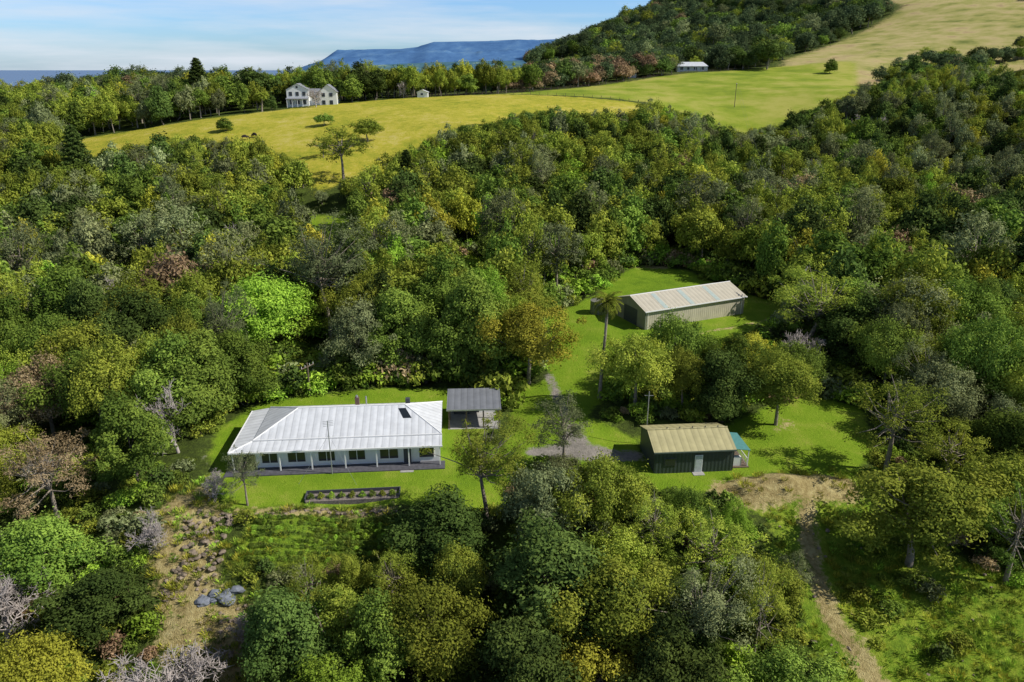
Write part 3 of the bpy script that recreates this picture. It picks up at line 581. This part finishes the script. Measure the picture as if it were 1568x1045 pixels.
for i in range(5): rod('roof_vent_%d'%i,(2.0+i*1.4,Ly/2,rg+.1),(2.0+i*1.4,Ly/2,rg+.28),.06,dgrey,ss)
box('door_frame',4.3,5.15,-.05,-.004,-.1,2.05,white,ss);box('door',4.38,5.07,-.075,-.052,-.08,1.98,simple('pale_door',(.5,.55,.55)),ss)
box('window_frame',1.0,2.3,-.05,-.004,.9,1.8,dgrey,ss);box('window_pane',1.08,2.22,-.07,-.052,.98,1.72,glass,ss);box('step',4.1,5.3,-.7,-.02,-.4,.06,concrete,ss)
teal=simple('teal_awning_roof',(.09,.25,.24),.5,.12)
slab('awning_roof',[(Lx+.16,.6,2.3),(Lx+2.0,.6,2.05),(Lx+2.0,4.6,2.05),(Lx+.16,4.6,2.3)],.06,teal,ss)
for i,yy in enumerate([.7,4.5]): box('awning_post_%d'%i,Lx+1.8,Lx+1.9,yy-.05,yy+.05,-.5,2.05,white,ss)
box('porch_deck',Lx+.01,Lx+2.0,.5,4.7,-.6,.12,timber,ss);box('porch_rail',Lx+1.82,Lx+1.88,.76,4.44,.9,.98,white,ss)
for i in range(9): box('baluster_%d'%i,Lx+1.83,Lx+1.87,.95+i*.4,.99+i*.4,.12,.9,white,ss)
box('storage_cabinet',Lx+.3,Lx+1.2,.8,1.3,.12,1.1,white,ss)
pmast=empty('shed_aerial_pole',15.2,74.9,0.0);rod('mast',(0,0,-.3),(0,0,6.5),.05,steel,pmast);rod('crossbar',(-.5,0,6.0),(.5,0,6.0),.03,steel,pmast,6)
# distant two-storey house
zc=h1(-80,312)-.2
fh=empty('two_storey_white_house',-90,311,zc,R_(6));greyroof=simple('grey_slate_roof',(.22,.23,.25),.7,.15)
def gable(par,nm,x0,x1,y0,y1,e,r,roof):
    xm=(x0+x1)/2
    box(nm+'_walls',x0,x1,y0,y1,-2,e,white,par)
    pm(nm+'_gable_front',[(x0,y0,e),(x1,y0,e),(xm,y0,r)],[(0,1,2)],white,par);pm(nm+'_gable_back',[(x1,y1,e),(x0,y1,e),(xm,y1,r)],[(0,1,2)],white,par)
    o=.35;q=(r-e)/(xm-x0)*o
    slab(nm+'_roof_left',[(x0-o,y1+o,e-q+.05),(x0-o,y0-o,e-q+.05),(xm,y0-o,r+.08),(xm,y1+o,r+.08)],.12,roof,par);slab(nm+'_roof_right',[(x1+o,y0-o,e-q+.05),(x1+o,y1+o,e-q+.05),(xm,y1+o,r+.08),(xm,y0-o,r+.08)],.12,roof,par)
def win(par,nm,x,z,w,h,y): box(nm,x,x+w,y-.09,y-.01,z,z+h,glass,par)
gable(fh,'main',0,8.5,0,9,6.4,8.6,greyroof);gable(fh,'wing',12.5,19.5,1,9,5.6,8.2,greyroof)
box('link_walls',8.5,12.5,3,9,-2,5.2,white,fh);slab('link_roof',[(8.3,2.6,5.2),(12.7,2.6,5.2),(12.7,6,6.6),(8.3,6,6.6)],.12,greyroof,fh);slab('link_roof_back',[(12.7,9.3,5.2),(8.3,9.3,5.2),(8.3,6,6.6),(12.7,6,6.6)],.12,greyroof,fh)
slab('porch_roof',[(-.2,-2.2,2.9),(8.7,-2.2,2.9),(8.7,0,3.3),(-.2,0,3.3)],.1,greyroof,fh)
for i in range(5): box('porch_post_%d'%i,.1+i*2.05,.3+i*2.05,-2.1,-1.9,-2,2.8,white,fh)
for i in range(3):
    win(fh,'window_upper_%d'%i,1+i*2.6,4.0,1.2,1.5,0);win(fh,'window_lower_%d'%i,1+i*2.6,.8,1.3,1.6,0)
for i in range(2): win(fh,'wing_window_%d'%i,13.6+i*3,3.6,1.3,1.4,1);win(fh,'wing_lower_%d'%i,13.6+i*3,.6,1.3,1.6,1)
win(fh,'attic_window',3.8,6.9,.8,.8,0);win(fh,'link_window',9.8,3,1.4,1.3,3)
# distant cottage
zc=h1(107,470)
ct=empty('white_cottage',98,466,zc,R_(-4));box('walls',0,17,0,7,-2,3,white,ct)
slab('roof_front',[(-.6,-2.2,2.6),(17.6,-2.2,2.6),(15,3.5,5),(2,3.5,5)],.12,roofw,ct);slab('roof_back',[(17.6,8,2.8),(-.6,8,2.8),(2,3.5,5),(15,3.5,5)],.12,roofw,ct)
slab('roof_left',[(-.6,8,2.8),(-.6,-2.2,2.6),(2,3.5,5)],.12,roofw,ct);slab('roof_right',[(17.6,-2.2,2.6),(17.6,8,2.8),(15,3.5,5)],.12,roofw,ct)
for i in range(6): box('post_%d'%i,-.2+i*3.4,0+i*3.4,-2.0,-1.8,-2,2.5,white,ct)
for i in range(4): win(ct,'window_%d'%i,1.4+i*4,.6,1.8,1.6,0)
for nm,xx,yy in (('garden_shed',-41,337),('tin_shed',66,446)):
    g=empty(nm,xx,yy,h1(xx,yy));gable(g,'shed',0,4.5,0,3.5,2.3,3.2,roofw);win(g,'window',1.5,1,1,.8,0)
# ------------------------------------------------------------------ palm
def palm(x,y,H_):
    r=np.random.default_rng(5);mb=MB()
    tp=[np.array([.5*math.sin(t*2.2)*t,0,-.4+t*(H_+.4)]) for t in np.linspace(0,1,9)]
    V,Q=tube(tp,[.32,.24,.2,.19,.18,.18,.17,.18,.2],10);mb.add(V,Q,0);top=tp[-1]
    for i in range(34):
        az=i*2.4;el=1.35-1.9*(i/34);L=r.uniform(2.0,2.6);d=np.array([math.cos(az),math.sin(az),0])
        pts=[];p=top.copy();a=el
        for s_ in range(9): pts.append(p.copy());p=p+(d*math.cos(a)+np.array([0,0,math.sin(a)]))*L/8;a-=.17+.03*s_/2
        V,Q=tube(pts,[.03]*9,3);mb.add(V,Q,1,np.full(len(Q),.5))
        pts=np.array(pts);sd=np.array([-math.sin(az),math.cos(az),0])
        t=np.repeat(np.linspace(.12,1,34),2)*7.99;ii=np.minimum(t.astype(int),7);f=(t-ii)[:,None];c=pts[ii]*(1-f)+pts[ii+1]*f
        sg=np.tile([1,-1],34)[:,None];dr=(pts[ii+1]-pts[ii])/(L/8);ln=(.62*np.sin(np.pi*np.clip(t/8*.9+.1,0,1))**.6)[:,None]
        tipd=nrm(sd*sg+dr*.7+np.array([0,0,-.45])+r.normal(0,.1,c.shape));tip=c+tipd*ln;md=(c+tip)/2;wv=dr*.035
        mb.leaves(np.stack([c,md+wv,tip,md-wv],1).reshape(-1,3),np.clip(r.normal(.45,.2,len(c)),0,1)*(.5 if i>26 else 1))
    me=mb.mesh('palm_tree',[bark,LM['olive']]);o=bpy.data.objects.new('palm_tree',me);S.collection.objects.link(o);o.location=(x,y,h1(x,y));return o
palm(11.1,85.4,12.6)
p2=palm(-97,300,6);p2.scale=(1.6,1.6,1)
# ------------------------------------------------------------------ poles, fence, rocks
def ppole(x,y,h):
    o=empty('power_pole',x,y,h1(x,y),R_(60));rod('pole',(0,0,-.5),(0,0,h),.15,timber,o,8,.1);rod('crossarm',(-1.1,0,h-.5),(1.1,0,h-.5),.07,timber,o,6)
    for i,a in enumerate((-1,-.4,.4,1)): rod('insulator_%d'%i,(a,0,h-.43),(a,0,h-.2),.04,white,o,6)
    return o
ppole(45.1,110.1,9.5);ppole(97,338,10);ppole(-25.8,86.4,4.5);ppole(92,84,9)
def wire(nm,a,b_,sag):
    pts=[np.array(a)*(1-t)+np.array(b_)*t-np.array([0,0,sag*4*t*(1-t)]) for t in np.linspace(0,1,17)];V,Q=tube(pts,[.018]*17,4)
    pm(nm,V,[tuple(q) for q in Q.tolist()],dgrey)
for k in range(2):
    wire('power_line',(45.1+k*.8,110.1-k*.8,h1(45,110)+9.2),(92+k*.8,84-k*.8,h1(92,84)+8.7),1.2);wire('power_line',(45.1+k*.8,110+k,h1(45,110)+9.2),(97+k,338,h1(97,338)+9.7),4)
def fence(nm,pts,step=4,h=1.2):
    o=empty(nm,0,0,0);mb=MB();prev=None
    for a,b_ in zip(pts[:-1],pts[1:]):
        L=math.hypot(b_[0]-a[0],b_[1]-a[1])
        for t in np.arange(0,1,step/L):
            xx=a[0]+(b_[0]-a[0])*t;yy=a[1]+(b_[1]-a[1])*t;zz=h1(xx,yy);V,Q=tube([(xx,yy,zz-.3),(xx,yy,zz+h)],[.08,.07],6);mb.add(V,Q,0)
            if prev is not None:
                for q in(.4,.75,1.1): V,Q=tube([(*prev[:2],prev[2]+q),(xx,yy,zz+q)],[.02,.02],3);mb.add(V,Q,0)
            prev=(xx,yy,zz)
    me=mb.mesh(nm+'_mesh',[timber]);c=bpy.data.objects.new('posts_and_wires',me);S.collection.objects.link(c);c.parent=o
fence('paddock_fence',[(-47,336),(-7,351),(54,331),(90,302)],4,1.3);fence('paddock_fence',[(-7,353),(80,441),(160,482)],6,1.3)
rockm=simple('rock',(.24,.19,.14),.9,.35,2.5,bump=.6);rockb=simple('blue_grey_rock',(.18,.20,.24),.85,.3,2,bump=.5)
def rocks(nm,pos,mat,seed):
    r=random.Random(seed);bm=bmesh.new()
    for (xx,yy,s) in pos:
        t=bmesh.ops.create_icosphere(bm,subdivisions=2,radius=s)['verts'];zz=h1(xx,yy)
        sx,sy,sz=r.uniform(.7,1.4),r.uniform(.7,1.3),r.uniform(.4,.8);o=Vector((r.uniform(0,50),)*3);rt=Matrix.Rotation(r.uniform(0,6),3,'Z')
        for v in t:
            q=v.co*(1+.45*mnoise.noise(v.co/s*1.1+o));q=Vector((round(q.x/s*2.2)/2.2*s*.5+q.x*.5,q.y,round(q.z/s*2)/2*s*.4+q.z*.6));q=rt@Vector((q.x*sx,q.y*sy,q.z*sz));v.co=q+Vector((xx,yy,zz+s*.1))
    me=bpy.data.meshes.new(nm);bm.to_mesh(me);bm.free();me.materials.append(mat);ob=bpy.data.objects.new(nm,me);S.collection.objects.link(ob)
r=random.Random(3)
rocks('rock_pile',[(r.uniform(-31,-26.5),r.uniform(53,61),r.uniform(.08,.32)) for _ in range(120)]+[(r.uniform(-27,-21),r.uniform(47.5,52.5),r.uniform(.08,.28)) for _ in range(70)],rockm,1)
rocks('rock_outcrop',[(r.uniform(-27.5,-24),r.uniform(52.6,54.2),r.uniform(.35,.75)) for _ in range(12)],rockb,2)
rocks('stone_retaining_wall',[(x_,61.5+.6*math.sin(x_*.3)+r.uniform(-.25,.25),r.uniform(.1,.26)) for x_ in np.arange(-28,-5,.22)],rockm,4)
rocks('field_stones',[(r.uniform(25,46),r.uniform(44,62),r.uniform(.06,.22)) for _ in range(50)],rockm,6)
# garden bed
gb=empty('garden_bed',-20.4,62.75,0,R_(5))
box('back_edging',0,9.3,1.35,1.45,-.5,.45,dgrey,gb);box('left_edging',0,.1,0,1.35,-.8,.4,dgrey,gb);box('right_edging',9.2,9.3,0,1.35,-.8,.4,dgrey,gb);box('mulch',.1,9.2,-.1,1.34,-.8,.12,simple('grey_mulch',(.2,.17,.15),.95,.35,6,bump=.5),gb)
for i in range(9): T('garden_shrub',-19.9+i*1.0,63.3+i*.08,('shrubA','shrubC')[i%2],('green','olive','lime')[i%3],.8,.42,z=.1)
# cows
def cow(x,y,rz,colr):
    J=dict(hip=(-.8,0,1.25),mid=(0,0,1.2),sh=(.7,0,1.25),nk=(1.05,0,1.05),hd=(1.35,0,.55),mz=(1.5,0,.2),
      fl=(.65,.25,.8),fk=(.66,.25,.42),ff=(.65,.25,0),gl=(.65,-.25,.8),gk=(.66,-.25,.42),gf=(.65,-.25,0),
      bl=(-.7,.25,.85),bk=(-.92,.25,.5),bf=(-.85,.25,0),cl=(-.7,-.25,.85),ck=(-.92,-.25,.5),cf=(-.85,-.25,0),t1=(-1.12,0,1.2),t2=(-1.2,0,.6))
    E=[('mid','hip'),('mid','sh'),('sh','nk'),('nk','hd'),('hd','mz'),('sh','fl'),('fl','fk'),('fk','ff'),('sh','gl'),('gl','gk'),('gk','gf'),('hip','bl'),('bl','bk'),('bk','bf'),('hip','cl'),('cl','ck'),('ck','cf'),('hip','t1'),('t1','t2')]
    Rr=dict(hip=.36,mid=.43,sh=.38,nk=.22,hd=.17,mz=.1,fl=.14,gl=.14,bl=.18,cl=.18,t1=.05,t2=.03)
    ks=list(J);me=bpy.data.meshes.new('cow');me.from_pydata([J[k] for k in ks],[(ks.index(a),ks.index(b_)) for a,b_ in E],[])
    ob=bpy.data.objects.new('cow',me);S.collection.objects.link(ob);ob.modifiers.new('skin','SKIN')
    lay=me.skin_vertices[0].data
    for i,k in enumerate(ks): rr=Rr.get(k,.065);lay[i].radius=(rr,rr);lay[i].use_root=(k=='mid')
    ob.modifiers.new('sub','SUBSURF').levels=1;me.materials.append(colr);ob.location=(x,y,h1(x,y));ob.rotation_euler=(0,0,rz);ob.modifiers['sub'].render_levels=1
hide=simple('cow_hide_dark',(.03,.02,.015),.8,.4,2)
cow(-87,249,.4,hide);cow(-84.5,251,2.6,hide)
# ------------------------------------------------------------------ sea, mountains
sea=simple('sea_water',(.10,.16,.27),.35,.1,.001,spec=.3)
pm('sea',[(-60000,900,-75),(60000,900,-75),(60000,70000,-75),(-60000,70000,-75)],[(0,1,2,3)],sea)
def range_(name,prof,y0,depth,base,cols,seed,amp):
    px=np.array([p[0] for p in prof],float);pz=np.array([p[1] for p in prof],float)
    n=220;m=26;u=np.linspace(px[0],px[-1],n);top=np.interp(u,px,pz)
    V=[]
    for j in range(m):
        t=j/(m-1);prf=math.sin(min(t*1.25,1)*math.pi/2)**.8 if t<.8 else 1-.9*((t-.8)/.2)
        for i in range(n):
            nz=mnoise.fractal(Vector((u[i]/(depth*.35)+seed,j*.28,seed)),1,2,5)*amp
            V.append((u[i],y0+depth*t+nz*2,base+(top[i]-base)*prf+nz*(.2+.8*math.sin(math.pi*min(t*1.2,1)))*(.25 if t>.7 else 1)))
    V=np.array(V);I=np.arange(n*m).reshape(m,n);Q=np.stack([I[:-1,:-1],I[:-1,1:],I[1:,1:],I[1:,:-1]],-1).reshape(-1,4)
    me=bpy.data.meshes.new(name);fast_mesh(me,V,Q,True);o=bpy.data.objects.new(name,me);S.collection.objects.link(o)
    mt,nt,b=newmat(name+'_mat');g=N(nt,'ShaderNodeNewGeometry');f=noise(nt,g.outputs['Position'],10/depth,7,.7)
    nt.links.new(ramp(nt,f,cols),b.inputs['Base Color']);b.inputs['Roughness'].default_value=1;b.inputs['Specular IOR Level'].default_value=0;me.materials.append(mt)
range_('haze_blue_mountain',[(-2000,-60),(-1860,10),(-1650,110),(-1530,190),(-1250,205),(-1000,205),(-820,225),(-700,265),(-200,272),(60,285),(230,280),(900,290),(2500,250),(4500,100)],6000,1400,-80,[(.38,(.06,.14,.30)),(.55,(.085,.185,.36)),(.68,(.13,.24,.39))],4.2,55)  # blue of the slopes is aerial haze painted into the base colour
range_('middle_hills',[(-2300,-70),(-1500,-20),(-1100,40),(-700,65),(-300,80),(0,85),(300,90),(1200,120),(2400,60)],3600,1200,-80,[(.4,(.05,.12,.19)),(.54,(.08,.17,.2)),(.64,(.25,.33,.22))],8.8,20)  # distance haze painted into the blue-green; paler patches are fields
# ------------------------------------------------------------------ light, sky, camera
EL,ROT=43,97
su=bpy.data.lights.new('sun','SUN');su.energy=5.0;su.angle=R_(.5);su.color=(1,.95,.86);so=bpy.data.objects.new('sun',su);S.collection.objects.link(so)
d=Vector((math.sin(R_(ROT))*math.cos(R_(EL)),math.cos(R_(ROT))*math.cos(R_(EL)),math.sin(R_(EL))));so.rotation_euler=d.to_track_quat('Z','Y').to_euler()
W=bpy.data.worlds.new('World');S.world=W;W.use_nodes=True;nt=W.node_tree;bg=nt.nodes['Background'];bg.inputs[1].default_value=.10
sk=nt.nodes.new('ShaderNodeTexSky');sk.sky_type='NISHITA';sk.sun_disc=False;sk.sun_elevation=R_(EL);sk.sun_rotation=R_(ROT);sk.air_density=1.0;sk.dust_density=.6;sk.ozone_density=2
tc=nt.nodes.new('ShaderNodeTexCoord');mp=nt.nodes.new('ShaderNodeMapping');mp.inputs['Scale'].default_value=(2.2,2.2,22);mp.inputs['Rotation'].default_value=(0.05,.08,0)
nt.links.new(tc.outputs['Generated'],mp.inputs['Vector']);f=noise(nt,mp.outputs[0],1.4,7,.55)
cl=ramp(nt,f,[(.41,(0,0,0)),(.70,(.8,.8,.8))])
tint=mixc(nt,1.0,sk.outputs[0],(.82,1.17,1.74),'MULTIPLY')
sx=nt.nodes.new('ShaderNodeSeparateXYZ');nt.links.new(tc.outputs['Generated'],sx.inputs[0])
zg=ramp(nt,sx.outputs['Z'],[(.0,(1,1,1)),(.12,(.95,.95,.95)),(.4,(.42,.42,.42)),(1,(.36,.36,.36))])
skyc=mixc(nt,cl,tint,(7.8,8.3,9.1))
nt.links.new(mixc(nt,1.0,skyc,zg,'MULTIPLY'),bg.inputs[0])
cam=bpy.data.cameras.new('camera');co=bpy.data.objects.new('camera',cam);S.collection.objects.link(co);S.camera=co
cam.lens=26;cam.clip_end=120000;cam.clip_start=.5;co.location=(0,0,40);co.rotation_euler=(math.pi/2-R_(20.2),0,0)
S.view_settings.view_transform='Standard';S.view_settings.look='None';S.view_settings.exposure=0
